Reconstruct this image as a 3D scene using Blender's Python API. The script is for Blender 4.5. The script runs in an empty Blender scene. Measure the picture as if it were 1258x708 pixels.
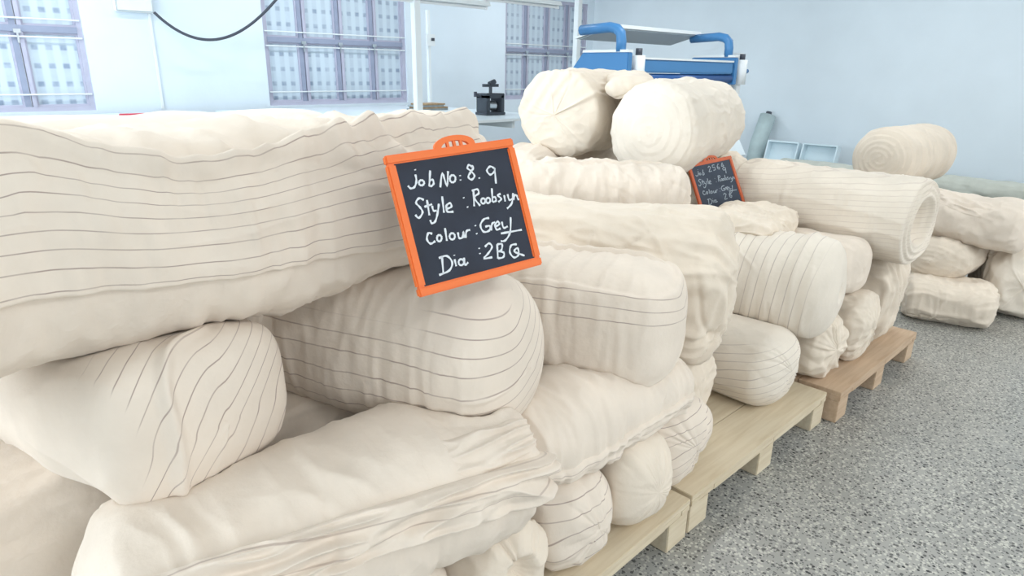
import bpy, bmesh, math, random
import numpy as np
from mathutils import Vector, Matrix

scene = bpy.context.scene
C = scene.collection

# ------------------------------------------------------------------ camera
H = 1.5
RIGHT = Vector((0.720, -0.694, 0.014)); UP = Vector((0.208, 0.235, 0.950)); FWD = Vector((0.662, 0.681, -0.313))
FWD.normalize(); RIGHT = (RIGHT - FWD * RIGHT.dot(FWD)).normalized(); UP = RIGHT.cross(FWD).normalized()
cam_d = bpy.data.cameras.new('camera'); cam = bpy.data.objects.new('camera', cam_d); C.objects.link(cam)
cam_d.sensor_width = 36.0; cam_d.lens = 810.0 / 1258.0 * 36.0; cam_d.clip_start = 0.02
m3 = Matrix((RIGHT, UP, -FWD)).transposed()
cam.matrix_world = Matrix.Translation((0, 0, H)) @ m3.to_4x4()
scene.camera = cam

# ------------------------------------------------------------------ world, light, exposure
world = bpy.data.worlds.new('world'); scene.world = world; world.use_nodes = True
bg = world.node_tree.nodes['Background']; bg.inputs['Color'].default_value = (0.80, 0.90, 1.0, 1); bg.inputs['Strength'].default_value = 1.0
scene.view_settings.view_transform = 'Standard'
try: scene.view_settings.look = 'None'
except Exception: pass
scene.view_settings.gamma = 1.0
scene.view_settings.use_curve_mapping = False
scene.view_settings.exposure = -0.76

CEIL_W = 51
ROOM = dict(x0=-5.0, x1=10.9, y0=-4.5, y1=9.0, z1=3.5)

def area_light(name, loc, rot, sx, sy, power, col):
    d = bpy.data.lights.new(name, 'AREA'); d.shape = 'RECTANGLE'; d.size = sx; d.size_y = sy; d.energy = power; d.color = col
    o = bpy.data.objects.new(name, d); C.objects.link(o); o.location = loc; o.rotation_euler = rot
    return o
# daylight entering by the tall windows of the left wall; unseen frontal fill added at the wall behind the photographer
area_light('daylight_left_windows', (-4.85, 4.2, 2.0), (0, math.radians(-90), 0), 2.2, 6.5, 640, (0.84, 0.93, 1.0))
area_light('rear_fill_light', (3.5, -4.35, 2.0), (math.radians(90), 0, 0), 11.0, 2.2, 225, (1.0, 0.97, 0.93))

# ------------------------------------------------------------------ material helpers
MATS = {}
def srgb(r, g, b):
    f = lambda c: (c / 255 / 12.92) if c / 255 <= 0.04045 else ((c / 255 + 0.055) / 1.055) ** 2.4
    return (f(r), f(g), f(b), 1)
def mat(name, col, rough=0.6, metal=0.0, noise=0.0, nscale=8.0, bump=0.0, bscale=60.0, coords='Object', spec=0.4):
    m = bpy.data.materials.new(name); m.use_nodes = True; nt = m.node_tree; N = nt.nodes; L = nt.links
    p = N['Principled BSDF']; p.inputs['Roughness'].default_value = rough; p.inputs['Metallic'].default_value = metal
    p.inputs['Base Color'].default_value = col; p.inputs['Specular IOR Level'].default_value = spec
    tc = N.new('ShaderNodeTexCoord')
    if noise > 0:
        n = N.new('ShaderNodeTexNoise'); n.inputs['Scale'].default_value = nscale; n.inputs['Detail'].default_value = 4
        L.new(tc.outputs[coords], n.inputs['Vector'])
        r = N.new('ShaderNodeMapRange'); r.inputs['From Min'].default_value = 0.3; r.inputs['From Max'].default_value = 0.7
        r.inputs['To Min'].default_value = 1 - noise; r.inputs['To Max'].default_value = 1 + noise
        L.new(n.outputs['Fac'], r.inputs['Value'])
        mx = N.new('ShaderNodeMix'); mx.data_type = 'RGBA'; mx.blend_type = 'MULTIPLY'; mx.inputs['Factor'].default_value = 1
        mx.inputs['A'].default_value = col; L.new(r.outputs['Result'], mx.inputs['B']); L.new(mx.outputs['Result'], p.inputs['Base Color'])
    if bump > 0:
        b = N.new('ShaderNodeTexNoise'); b.inputs['Scale'].default_value = bscale; b.inputs['Detail'].default_value = 3
        L.new(tc.outputs[coords], b.inputs['Vector'])
        bn = N.new('ShaderNodeBump'); bn.inputs['Strength'].default_value = bump; bn.inputs['Distance'].default_value = 0.01
        L.new(b.outputs['Fac'], bn.inputs['Height']); L.new(bn.outputs['Normal'], p.inputs['Normal'])
    MATS[name] = m
    return m

def cloth_mat(name, col, stripe_col=srgb(150, 128, 120), width=0.05, strength=0.75):
    """calico: weave bump, soft tone changes, thin woven stripes where the 'stripe' attribute crosses a whole number"""
    m = bpy.data.materials.new(name); m.use_nodes = True; nt = m.node_tree; N = nt.nodes; L = nt.links
    p = N['Principled BSDF']; p.inputs['Roughness'].default_value = 0.92; p.inputs['Specular IOR Level'].default_value = 0.15
    p.inputs['Sheen Weight'].default_value = 0.15; p.inputs['Sheen Roughness'].default_value = 0.5
    tc = N.new('ShaderNodeTexCoord')
    n = N.new('ShaderNodeTexNoise'); n.inputs['Scale'].default_value = 7; n.inputs['Detail'].default_value = 5
    L.new(tc.outputs['Object'], n.inputs['Vector'])
    r = N.new('ShaderNodeMapRange'); r.inputs['From Min'].default_value = 0.3; r.inputs['From Max'].default_value = 0.7
    r.inputs['To Min'].default_value = 0.93; r.inputs['To Max'].default_value = 1.04; L.new(n.outputs['Fac'], r.inputs['Value'])
    mx = N.new('ShaderNodeMix'); mx.data_type = 'RGBA'; mx.blend_type = 'MULTIPLY'; mx.inputs['Factor'].default_value = 1
    mx.inputs['A'].default_value = col; L.new(r.outputs['Result'], mx.inputs['B'])
    # stripes
    a = N.new('ShaderNodeAttribute'); a.attribute_name = 'stripe'
    k = N.new('ShaderNodeAttribute'); k.attribute_name = 'smask'
    fr = N.new('ShaderNodeMath'); fr.operation = 'FRACT'; L.new(a.outputs['Fac'], fr.inputs[0])
    sb = N.new('ShaderNodeMath'); sb.operation = 'SUBTRACT'; L.new(fr.outputs[0], sb.inputs[0]); sb.inputs[1].default_value = 0.5
    ab = N.new('ShaderNodeMath'); ab.operation = 'ABSOLUTE'; L.new(sb.outputs[0], ab.inputs[0])
    mr = N.new('ShaderNodeMapRange'); mr.interpolation_type = 'SMOOTHSTEP'; L.new(ab.outputs[0], mr.inputs['Value'])
    mr.inputs['From Min'].default_value = width * 0.35; mr.inputs['From Max'].default_value = width
    mr.inputs['To Min'].default_value = strength; mr.inputs['To Max'].default_value = 0
    n2 = N.new('ShaderNodeTexNoise'); n2.inputs['Scale'].default_value = 14; L.new(tc.outputs['Object'], n2.inputs['Vector'])
    r2 = N.new('ShaderNodeMapRange'); r2.inputs['From Min'].default_value = 0.35; r2.inputs['From Max'].default_value = 0.6
    r2.inputs['To Min'].default_value = 0.55; r2.inputs['To Max'].default_value = 1; L.new(n2.outputs['Fac'], r2.inputs['Value'])
    mu = N.new('ShaderNodeMath'); mu.operation = 'MULTIPLY'; L.new(mr.outputs['Result'], mu.inputs[0]); L.new(k.outputs['Fac'], mu.inputs[1])
    mu2 = N.new('ShaderNodeMath'); mu2.operation = 'MULTIPLY'; L.new(mu.outputs[0], mu2.inputs[0]); L.new(r2.outputs['Result'], mu2.inputs[1])
    m2 = N.new('ShaderNodeMix'); m2.data_type = 'RGBA'; L.new(mu2.outputs[0], m2.inputs['Factor'])
    L.new(mx.outputs['Result'], m2.inputs['A']); m2.inputs['B'].default_value = stripe_col
    L.new(m2.outputs['Result'], p.inputs['Base Color'])
    # fine puckering of the weave
    b1 = N.new('ShaderNodeTexNoise'); b1.inputs['Scale'].default_value = 45; b1.inputs['Detail'].default_value = 6; L.new(tc.outputs['Object'], b1.inputs['Vector'])
    bn = N.new('ShaderNodeBump'); bn.inputs['Strength'].default_value = 0.18; bn.inputs['Distance'].default_value = 0.012
    L.new(b1.outputs['Fac'], bn.inputs['Height']); L.new(bn.outputs['Normal'], p.inputs['Normal'])
    MATS[name] = m
    return m

# ------------------------------------------------------------------ object helpers
def link(name, me, m=None, parent=None):
    o = bpy.data.objects.new(name, me); C.objects.link(o)
    if m is not None and len(me.materials) == 0: me.materials.append(m)
    if parent is not None: o.parent = parent
    return o
def empty(name, loc=(0, 0, 0), rotz=0.0):
    o = bpy.data.objects.new(name, None); C.objects.link(o); o.location = loc; o.rotation_euler = (0, 0, rotz); o.empty_display_size = 0.05
    return o
def tag(o, label, cat, group=None):
    o['label'] = label; o['category'] = cat
    if group: o['group'] = group
    return o
def struct(o):
    o['kind'] = 'structure'; return o
class MB:
    """collects shapes into one bmesh"""
    def __init__(s): s.bm = bmesh.new()
    def box(s, lo, hi, rot=None, origin=None):
        lo = Vector(lo); hi = Vector(hi); c = (lo + hi) / 2; d = hi - lo
        mt = Matrix.Translation(c) @ Matrix.Diagonal((d.x, d.y, d.z, 1))
        if rot is not None:
            o = Vector(origin if origin is not None else c); mt = Matrix.Translation(o) @ rot.to_4x4() @ Matrix.Translation(-o) @ mt
        bmesh.ops.create_cube(s.bm, size=1, matrix=mt); return s
    def tube(s, pts, r, seg=10, cap=True):
        pts = [Vector(p) for p in pts]; rings = []
        for i, p in enumerate(pts):
            t = (pts[min(i + 1, len(pts) - 1)] - pts[max(i - 1, 0)]).normalized()
            n = t.orthogonal() if i == 0 else (nrm - t * nrm.dot(t))
            nrm = n.normalized(); b = t.cross(nrm)
            rr = r[i] if isinstance(r, (list, tuple)) else r
            rings.append([s.bm.verts.new(p + (nrm * math.cos(2 * math.pi * k / seg) + b * math.sin(2 * math.pi * k / seg)) * rr) for k in range(seg)])
        for a, b in zip(rings, rings[1:]):
            for k in range(seg): s.bm.faces.new((a[k], a[(k + 1) % seg], b[(k + 1) % seg], b[k]))
        if cap:
            s.bm.faces.new(list(reversed(rings[0]))); s.bm.faces.new(rings[-1])
        return s
    def prism(s, poly, ax, a0, a1):
        """poly of 2-D points in the plane normal to axis ax, extruded from a0 to a1"""
        def p3(q, a):
            l = [0, 0, 0]; i, j = [k for k in range(3) if k != ax]; l[ax] = a; l[i] = q[0]; l[j] = q[1]; return l
        A = [s.bm.verts.new(p3(q, a0)) for q in poly]; B = [s.bm.verts.new(p3(q, a1)) for q in poly]; n = len(poly)
        s.bm.faces.new(A); s.bm.faces.new(list(reversed(B)))
        for i in range(n): s.bm.faces.new((A[i], B[i], B[(i + 1) % n], A[(i + 1) % n]))
        return s
    def build(s, name, m, parent=None, bevel=0.0, smooth=False):
        bmesh.ops.recalc_face_normals(s.bm, faces=s.bm.faces)
        if bevel > 0: bmesh.ops.bevel(s.bm, geom=list(s.bm.edges), offset=bevel, segments=2, affect='EDGES', clamp_overlap=True)
        me = bpy.data.meshes.new(name); s.bm.to_mesh(me); s.bm.free()
        if smooth:
            for f in me.polygons: f.use_smooth = True
        return link(name, me, m, parent)

# ------------------------------------------------------------------ noise
_pr = np.random.RandomState(7); _perm = np.tile(_pr.permutation(256), 3); _grad = _pr.normal(size=(256, 3)); _grad /= np.linalg.norm(_grad, axis=1)[:, None]
def perlin(P, seed=0):
    P = np.asarray(P, float) + np.array([13.7, 7.3, 3.1]) * (seed % 97 + 1)
    i = np.floor(P).astype(int); f = P - i; i &= 255; u = f * f * f * (f * (f * 6 - 15) + 10)
    out = 0
    for dx in (0, 1):
        for dy in (0, 1):
            for dz in (0, 1):
                h = _perm[_perm[_perm[(i[..., 0] + dx) & 255] + ((i[..., 1] + dy) & 255)] + ((i[..., 2] + dz) & 255)]
                g = _grad[h]; d = (g * (f - np.array([dx, dy, dz]))).sum(-1)
                w = (u[..., 0] if dx else 1 - u[..., 0]) * (u[..., 1] if dy else 1 - u[..., 1]) * (u[..., 2] if dz else 1 - u[..., 2])
                out = out + w * d
    return out
def ridged(P, seed=0, sharp=1.6):
    n = perlin(P, seed); return np.clip(1 - np.abs(n) * 2.6, 0, 1) ** sharp
def sstep(a, b, x):
    t = np.clip((x - a) / (b - a), 0, 1); return t * t * (3 - 2 * t)

# ------------------------------------------------------------------ cloth rolls
ROLLS = []
class Roll:
    """a soft cloth roll between end points A and B.
    rh, rv: half width and half height; n: squareness of the section; caps: depth and roundness of either end."""
    def __init__(s, A, B, rh, rv, n=2.3, capA=0.07, capB=0.07, pA=2.6, pB=2.6, tA=1.0, tB=1.0, sag=0.0, nu=110, nt=150, seed=1,
                 wr=(), gatherA=None, gatherB=None, spiralA=None, stripe=None, extra=None, tilt=0.0, lump=0.02, creases=0, crease_amp=0.006, solid=True):
        s.A = np.array(A, float); s.B = np.array(B, float); s.e = s.B - s.A; s.L = np.linalg.norm(s.e); s.e /= s.L
        z = np.array([0, 0, 1.0]); s.h = np.cross(z, s.e); s.h /= np.linalg.norm(s.h); s.v = np.cross(s.e, s.h)
        if tilt:
            c, q = math.cos(tilt), math.sin(tilt); s.h, s.v = c * s.h + q * s.v, -q * s.h + c * s.v
        s.rh, s.rv, s.n = rh, rv, n; s.capA, s.capB, s.pA, s.pB, s.tA, s.tB, s.sag = capA, capB, pA, pB, tA, tB, sag
        s.nu, s.nt, s.seed, s.wr, s.gA, s.gB, s.spA, s.stripe, s.extra, s.lump = nu, nt, seed, wr, gatherA, gatherB, spiralA, stripe, extra, lump
        s.creases, s.camp = creases, crease_amp
        if solid: ROLLS.append(s)
        s._grid()
    def scale(s, a):
        t = np.clip(a / s.L, 0, 1)
        return s.tA + (1 - s.tA) * sstep(0, .45, t) - (1 - s.tB) * sstep(.55, 1, t)
    def rho(s, a):
        r = np.ones_like(a)
        ta = np.clip(1 - a / s.capA, 0, 1); r = np.minimum(r, (1 - ta ** s.pA) ** (1 / s.pA))
        tb = np.clip(1 - (s.L - a) / s.capB, 0, 1); return np.minimum(r, (1 - tb ** s.pB) ** (1 / s.pB))
    def base(s, a, rho, th):
        """surface point for axial position a, radial share rho and angle th (0 = h side, 90 deg = top)"""
        c, q = np.cos(th), np.sin(th); k = s.scale(a)
        x = rho * s.rh * k * np.sign(c) * np.abs(c) ** (2 / s.n); y = rho * s.rv * k * np.sign(q) * np.abs(q) ** (2 / s.n)
        t = a / s.L; y = y - s.sag * 4 * t * (1 - t)
        return s.A + a[..., None] * s.e + x[..., None] * s.h + y[..., None] * s.v
    def _grid(s):
        nc = max(14, s.nu // 4); ph = np.linspace(0.02, math.pi / 2, nc)
        aA = s.capA * (1 - np.cos(ph) ** (2 / s.pA)); rA = np.sin(ph) ** (2 / s.pA)
        aB = s.L - s.capB * (1 - np.cos(ph) ** (2 / s.pB)); rB = np.sin(ph) ** (2 / s.pB)
        nb = max(8, s.nu - 2 * nc); am = np.linspace(s.capA, s.L - s.capB, nb + 2)[1:-1]
        s.a = np.concatenate([aA, am, aB[::-1]]); s.r = np.concatenate([rA, np.ones(nb), rB[::-1]])
        th = np.linspace(0, 2 * math.pi, s.nt, endpoint=False); s.th = th
        a2, t2 = np.meshgrid(s.a, th, indexing='ij'); r2 = np.repeat(s.r[:, None], s.nt, 1)
        s.a2, s.t2, s.r2 = a2, t2, r2
        P = s.base(a2, r2, t2); s.P0 = P
        du = np.gradient(P, axis=0); dt = (np.roll(P, -1, 1) - np.roll(P, 1, 1))
        N = np.cross(dt, du); N /= (np.linalg.norm(N, axis=2)[..., None] + 1e-9)
        cen = s.A + s.e * s.L / 2
        if ((P - cen) * N).sum() < 0: N = -N
        s.N = N
        c, q = np.cos(t2), np.sin(t2)
        loc = np.stack([a2, s.rh * c * np.maximum(r2, .15), s.rv * q * np.maximum(r2, .15)], -1)
        s.loc = loc
        d = s.lump * perlin(loc * 5, s.seed) * 2
        body = sstep(0, s.capA * 1.2, a2) * sstep(0, s.capB * 1.2, s.L - a2)
        for w in s.wr:   # (amplitude, axial frequency, hoop frequency, sharpness, share on caps)
            amp, fa, fh, sh = w[:4]; oncap = w[4] if len(w) > 4 else 0.4
            q3 = loc * np.array([fa, fh, fh]); q3 = q3 + 0.35 * perlin(loc * 6, s.seed + 31)[..., None]
            d = d + amp * (ridged(q3, s.seed + int(fa * 3 + fh * 7), sh) - 0.3) * (oncap + (1 - oncap) * body) * (0.45 + 1.1 * np.clip(perlin(loc * 4, s.seed + 77) + .45, 0, 1))
        rs = np.random.RandomState(s.seed + 5)
        for k in range(s.creases):     # single sharp folds
            a0, t0, ang = rs.uniform(.05, .95) * s.L, rs.uniform(0, 2 * math.pi), rs.uniform(-.7, .7) + (math.pi / 2 if rs.rand() < .5 else 0)
            x = a2 - a0; y = ((t2 - t0 + math.pi) % (2 * math.pi) - math.pi) * (s.rh + s.rv) / 2
            u = x * math.cos(ang) + y * math.sin(ang); v = -x * math.sin(ang) + y * math.cos(ang) + rs.uniform(-2, 2) * u * u
            ln = rs.uniform(.06, .24); d = d + s.camp * rs.choice([-1, 1, 1]) * np.exp(-(v / rs.uniform(.006, .013)) ** 2) * np.exp(-(u / ln) ** 2)
        for g, ed, cp in ((s.gA, a2, s.capA), (s.gB, s.L - a2, s.capB)):
            if g:           # pleats drawn together at an end: (count, amplitude, reach)
                k, amp, reach = g; w = np.exp(-(ed / reach) ** 1.5) * np.clip(r2 * 1.6, 0, 1) * np.clip(1.25 - r2 * .5, 0, 1)
                phs = 2.2 * perlin(np.stack([np.cos(t2) * 1.3, np.sin(t2) * 1.3, a2 * 4], -1), s.seed + 3)
                d = d + amp * w * (np.abs(np.sin(k * t2 / 2 + phs * 5)) ** .8 - .6) * np.clip(.55 + 1.6 * perlin(np.stack([np.cos(t2) * 2, np.sin(t2) * 2, 0 * t2], -1), s.seed + 8), 0, 1.3)
        if s.spA:           # wound layers on the near end: (turns, amplitude)
            k, amp = s.spA; w = sstep(1.0, .93, r2) * (a2 < s.L / 2)
            sp = (r2 * k + t2 / (2 * math.pi) + .25 * perlin(loc * 9, s.seed)) % 1
            d = d + amp * w * (sp - .5) * sstep(0, .1, sp)
        s.S = np.zeros_like(a2); s.M = np.zeros_like(a2)
        if s.stripe:        # (direction in axial/side/up, spacing, warp[, mask function])
            X = np.stack([a2, s.rh * s.scale(a2) * r2 * c, s.rv * s.scale(a2) * r2 * q], -1)
            s.S = (s.stripe[0](X) if callable(s.stripe[0]) else X @ np.array(s.stripe[0], float)) / s.stripe[1] + s.stripe[2] * perlin(loc * 3.5, s.seed + 9); s.M[:] = 1
            if len(s.stripe) > 3: s.M = s.stripe[3](a2 / s.L, t2, r2)
        if s.extra: d = d + s.extra(s, a2, t2, r2)
        s.d = d; s.P = P + N * d[..., None]
    def field(s, Q):
        """approximate signed distance of points Q to the roll (negative inside)"""
        q = Q - s.A; a = q @ s.e; x = q @ s.h; y = q @ s.v
        ac = np.clip(a, 0, s.L); t = ac / s.L; y = y + s.sag * 4 * t * (1 - t)
        k = s.scale(ac); R = np.maximum(s.rho(ac), .02)
        f = ((np.abs(x / (s.rh * k)) ** s.n + np.abs(y / (s.rv * k)) ** s.n) ** (1 / s.n))
        rr = np.hypot(x, y); lim = rr / np.maximum(f, 1e-6) * R
        dr = np.where(f > 1e-3, rr - lim, -min(s.rh, s.rv) * R)
        da = np.maximum(-a, a - s.L)
        return np.where(da > 0, np.hypot(np.maximum(da, 0), np.maximum(dr, 0)), np.maximum(dr, da))

def relax_contacts(extra_planes=()):
    """soft rolls flatten where they press on each other, on the deck and on the floor"""
    info = [(r, (r.A + r.B) / 2, r.L / 2 + max(r.rh, r.rv)) for r in ROLLS]
    for r, c, R in info:
        mv = np.zeros_like(r.P)
        for o, c2, R2 in info:
            if o is r or np.linalg.norm(c - c2) > R + R2: continue
            f = o.field(r.P); pen = np.clip(-f + .002, 0, .14)
            if pen.max() <= .002: continue
            g = np.zeros_like(r.P)
            for k in range(3):
                e = np.zeros(3); e[k] = .004; g[..., k] = o.field(r.P + e) - o.field(r.P - e)
            g /= (np.linalg.norm(g, axis=-1)[..., None] + 1e-9)
            mine = r.field(r.P)
            mv += -r.N * (pen * .52)[..., None]
        r.P = r.P + mv
        zl = r.zmin if hasattr(r, 'zmin') else 0.0
        low = r.P[..., 2] < zl + .002
        r.P[..., 2] = np.where(low, zl + .002 + 0.0 * r.P[..., 2], r.P[..., 2])

def grid_mesh(name, P, S=None, M=None, wrap=False, poles=False):
    nu, nt = P.shape[:2]; V = P.reshape(-1, 3); idx = np.arange(nu * nt).reshape(nu, nt)
    j2 = np.roll(idx, -1, 1) if wrap else idx[:, 1:]; j1 = idx if wrap else idx[:, :-1]
    q = np.stack([j1[:-1], j2[:-1], j2[1:], j1[1:]], -1).reshape(-1, 4)
    verts = V; faces = [q]; tri = None
    if poles:
        verts = np.concatenate([V, P[0].mean(0)[None], P[-1].mean(0)[None]]); n = nu * nt; r0, r1 = idx[0], idx[-1]
        tri = np.concatenate([np.stack([np.roll(r0, -1), r0, np.full(nt, n)], -1), np.stack([r1, np.roll(r1, -1), np.full(nt, n + 1)], -1)])
    me = bpy.data.meshes.new(name); nq = len(q); ntr = 0 if tri is None else len(tri)
    me.vertices.add(len(verts)); me.vertices.foreach_set('co', verts.astype(np.float32).ravel())
    lo = q.ravel() if tri is None else np.concatenate([q.ravel(), tri.ravel()])
    me.loops.add(len(lo)); me.loops.foreach_set('vertex_index', lo.astype(np.int32))
    st = np.arange(nq) * 4
    if ntr: st = np.concatenate([st, nq * 4 + np.arange(ntr) * 3])
    me.polygons.add(nq + ntr); me.polygons.foreach_set('loop_start', st.astype(np.int32))
    me.update(calc_edges=True); me.validate()
    me.polygons.foreach_set('use_smooth', np.ones(len(me.polygons), dtype=bool))
    for nm, A in (('stripe', S), ('smask', M)):
        if A is None: continue
        at = me.attributes.new(nm, 'FLOAT', 'POINT'); v = A.reshape(-1)
        if poles: v = np.concatenate([v, [A[0].mean(), A[-1].mean()]])
        at.data.foreach_set('value', v.astype(np.float32))
    me.update()
    return me

def fix_normals(me):
    bm = bmesh.new(); bm.from_mesh(me); bmesh.ops.recalc_face_normals(bm, faces=bm.faces); bm.to_mesh(me); bm.free()

def centred(o, loc):
    """move the origin of a world-space mesh object to loc"""
    o.data.transform(Matrix.Translation(-Vector(loc))); o.location = loc

def root_inverse(root):
    return (Matrix.Translation(root.location) @ root.rotation_euler.to_matrix().to_4x4()).inverted()
def roll_obj(r, name, m, root):
    me = grid_mesh(name, r.P, r.S, r.M, wrap=True, poles=True); fix_normals(me)
    o = link(name, me, m); o.data.transform(root_inverse(root)); o.parent = root
    return o
def roll_root(r, name='fabric_roll'):
    c = (r.A + r.B) / 2; z = r.P[..., 2].min()
    return empty(name, (c[0], c[1], z))

def band(r, name, m, root, a0, a1, lo, hi, off=0.012, na=120, nt=40, folds=(3, .004), lip=0.0, stripe=None, seed=0, edge=.12, fade=.12):
    """a strip of cloth lying on roll r from axial share a0 to a1 between angles lo(t) and hi(t) (radians); edges tuck into the roll"""
    t = np.linspace(0, 1, na)[:, None]; w = np.linspace(0, 1, nt)[None, :]
    a = (a0 + (a1 - a0) * t) * r.L + 0 * w; L0 = np.vectorize(lo)(t); H0 = np.vectorize(hi)(t); th = L0 + (H0 - L0) * w
    # sample the displaced surface of the roll (bilinear)
    ai = np.interp(a, r.a, np.arange(len(r.a))); ti = (th % (2 * math.pi)) / (2 * math.pi) * r.nt
    i0 = np.clip(np.floor(ai).astype(int), 0, len(r.a) - 2); fa = (ai - i0)[..., None]; j0 = np.floor(ti).astype(int) % r.nt; j1 = (j0 + 1) % r.nt; ft = (ti - np.floor(ti))[..., None]
    smp = lambda G: (G[i0, j0] * (1 - fa) * (1 - ft) + G[i0 + 1, j0] * fa * (1 - ft) + G[i0, j1] * (1 - fa) * ft + G[i0 + 1, j1] * fa * ft)
    P = smp(r.P); N = smp(r.N); N /= np.linalg.norm(N, axis=-1)[..., None]
    prof = sstep(0, edge, w) * sstep(0, edge * .35 if lip else edge, 1 - w) * sstep(0, fade, t) * sstep(0, fade, 1 - t)
    q3 = np.stack([a * 5, w * folds[0] * 1.7 + 0 * t + .8 * perlin(np.stack([a * 3, w + 0 * a, 0 * a], -1), seed), 0 * a + seed], -1)
    f = folds[1] * (ridged(q3, seed, 1.3) - .3)
    q4 = np.stack([a * 14, w * 6 + 0 * t, 0 * a + seed + 4.], -1); f = f + folds[1] * .35 * perlin(q4, seed + 1)
    d = -.006 + prof * (off + .006 + f) + lip * sstep(.78, .97, w) * prof
    P = P + N * d[..., None]
    S = M = None
    if stripe: S = stripe[0] * w + stripe[1] * perlin(np.stack([a * 3, w * 2 + 0 * t, 0 * a], -1), seed) + stripe[2] * t; M = np.ones_like(S) * (stripe[3] if len(stripe) > 3 else 1) * prof
    else: S = np.zeros_like(a); M = np.zeros_like(a)
    me = grid_mesh(name, P, S, M); o = link(name, me, m); o.data.transform(root_inverse(root)); o.parent = root
    return o

def curtain(name, m, root, top, drop, folds=7, amp=.02, nu=70, nv=60, seed=0, out=(0, -1, 0), bulge=.03, taper=.0, stripe=None, hem=.03, thick=.004):
    """loose cloth hanging from the polyline top along the polyline of offsets drop, in soft vertical folds"""
    top = np.array(top, float); drop = np.array(drop, float); out = np.array(out, float); out /= np.linalg.norm(out)
    u = np.linspace(0, 1, nu); v = np.linspace(0, 1, nv)
    T = np.stack([np.interp(u, np.linspace(0, 1, len(top)), top[:, k]) for k in range(3)], -1)
    D = np.stack([np.interp(v, np.linspace(0, 1, len(drop)), drop[:, k]) for k in range(3)], -1)
    # soften the drop path
    for _ in range(6): D[1:-1] = (D[:-2] + 2 * D[1:-1] + D[2:]) / 4; T[1:-1] = (T[:-2] + 2 * T[1:-1] + T[2:]) / 4
    mid = T.mean(0)
    T3 = mid + (T[:, None, :] - mid) * (1 - taper * v[None, :, None] ** 1.2); P = T3 + D[None]
    U, V = np.meshgrid(u, v, indexing='ij')
    q = np.stack([U * folds + .5 * perlin(np.stack([V * 3, U * 3, 0 * U + seed], -1), seed), V * 1.4, 0 * U + seed * 1.3], -1)
    f = amp * (ridged(q, seed, 1.0) - .35) * (.3 + .9 * sstep(0, .35, V)) + amp * .5 * perlin(np.stack([U * folds * 2, V * 5, 0 * U], -1), seed + 2)
    P = P + out * (f + bulge * np.sin(np.pi * U) * np.sin(np.pi * np.clip(V * 1.1, 0, 1)))[..., None]
    P[..., 2] += hem * V * perlin(np.stack([U * 5, 0 * U, 0 * U + seed], -1), seed + 5)
    S = np.zeros_like(U); M = np.zeros_like(U)
    if stripe: S = stripe[0] * (U if stripe[1] == 'u' else V); M[:] = 1
    me = grid_mesh(name, P, S, M); o = link(name, me, m); o.data.transform(root_inverse(root)); o.parent = root
    s = o.modifiers.new('thickness', 'SOLIDIFY'); s.thickness = thick; s.offset = 0
    return o
# ------------------------------------------------------------------ materials of the room
mat('wall_paint', srgb(225, 237, 246), 0.75, noise=0.02, nscale=1.5, bump=0.08, bscale=25)
mat('wall_paint_end', srgb(228, 239, 246), 0.7, noise=0.03, nscale=1.2, bump=0.12, bscale=18)
mat('ceiling_paint', srgb(238, 240, 240), 0.9)
mat('frame_grey', srgb(186, 186, 204), 0.5, noise=0.05)
mat('frame_dark', srgb(150, 158, 180), 0.5, noise=0.05)
mat('white_enamel', srgb(232, 238, 240), 0.4)
mat('table_top', srgb(226, 238, 244), 0.3)
mat('blue_enamel', srgb(70, 130, 184), 0.35)
mat('dark_blue', srgb(40, 88, 150), 0.4)
mat('black_rubber', srgb(70, 74, 84), 0.5)
mat('machine_iron', srgb(70, 76, 84), 0.45, metal=0.3)
mat('steel', srgb(190, 198, 204), 0.3, metal=0.8)
mat('plywood', srgb(206, 180, 120), 0.6, noise=0.1)

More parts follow.
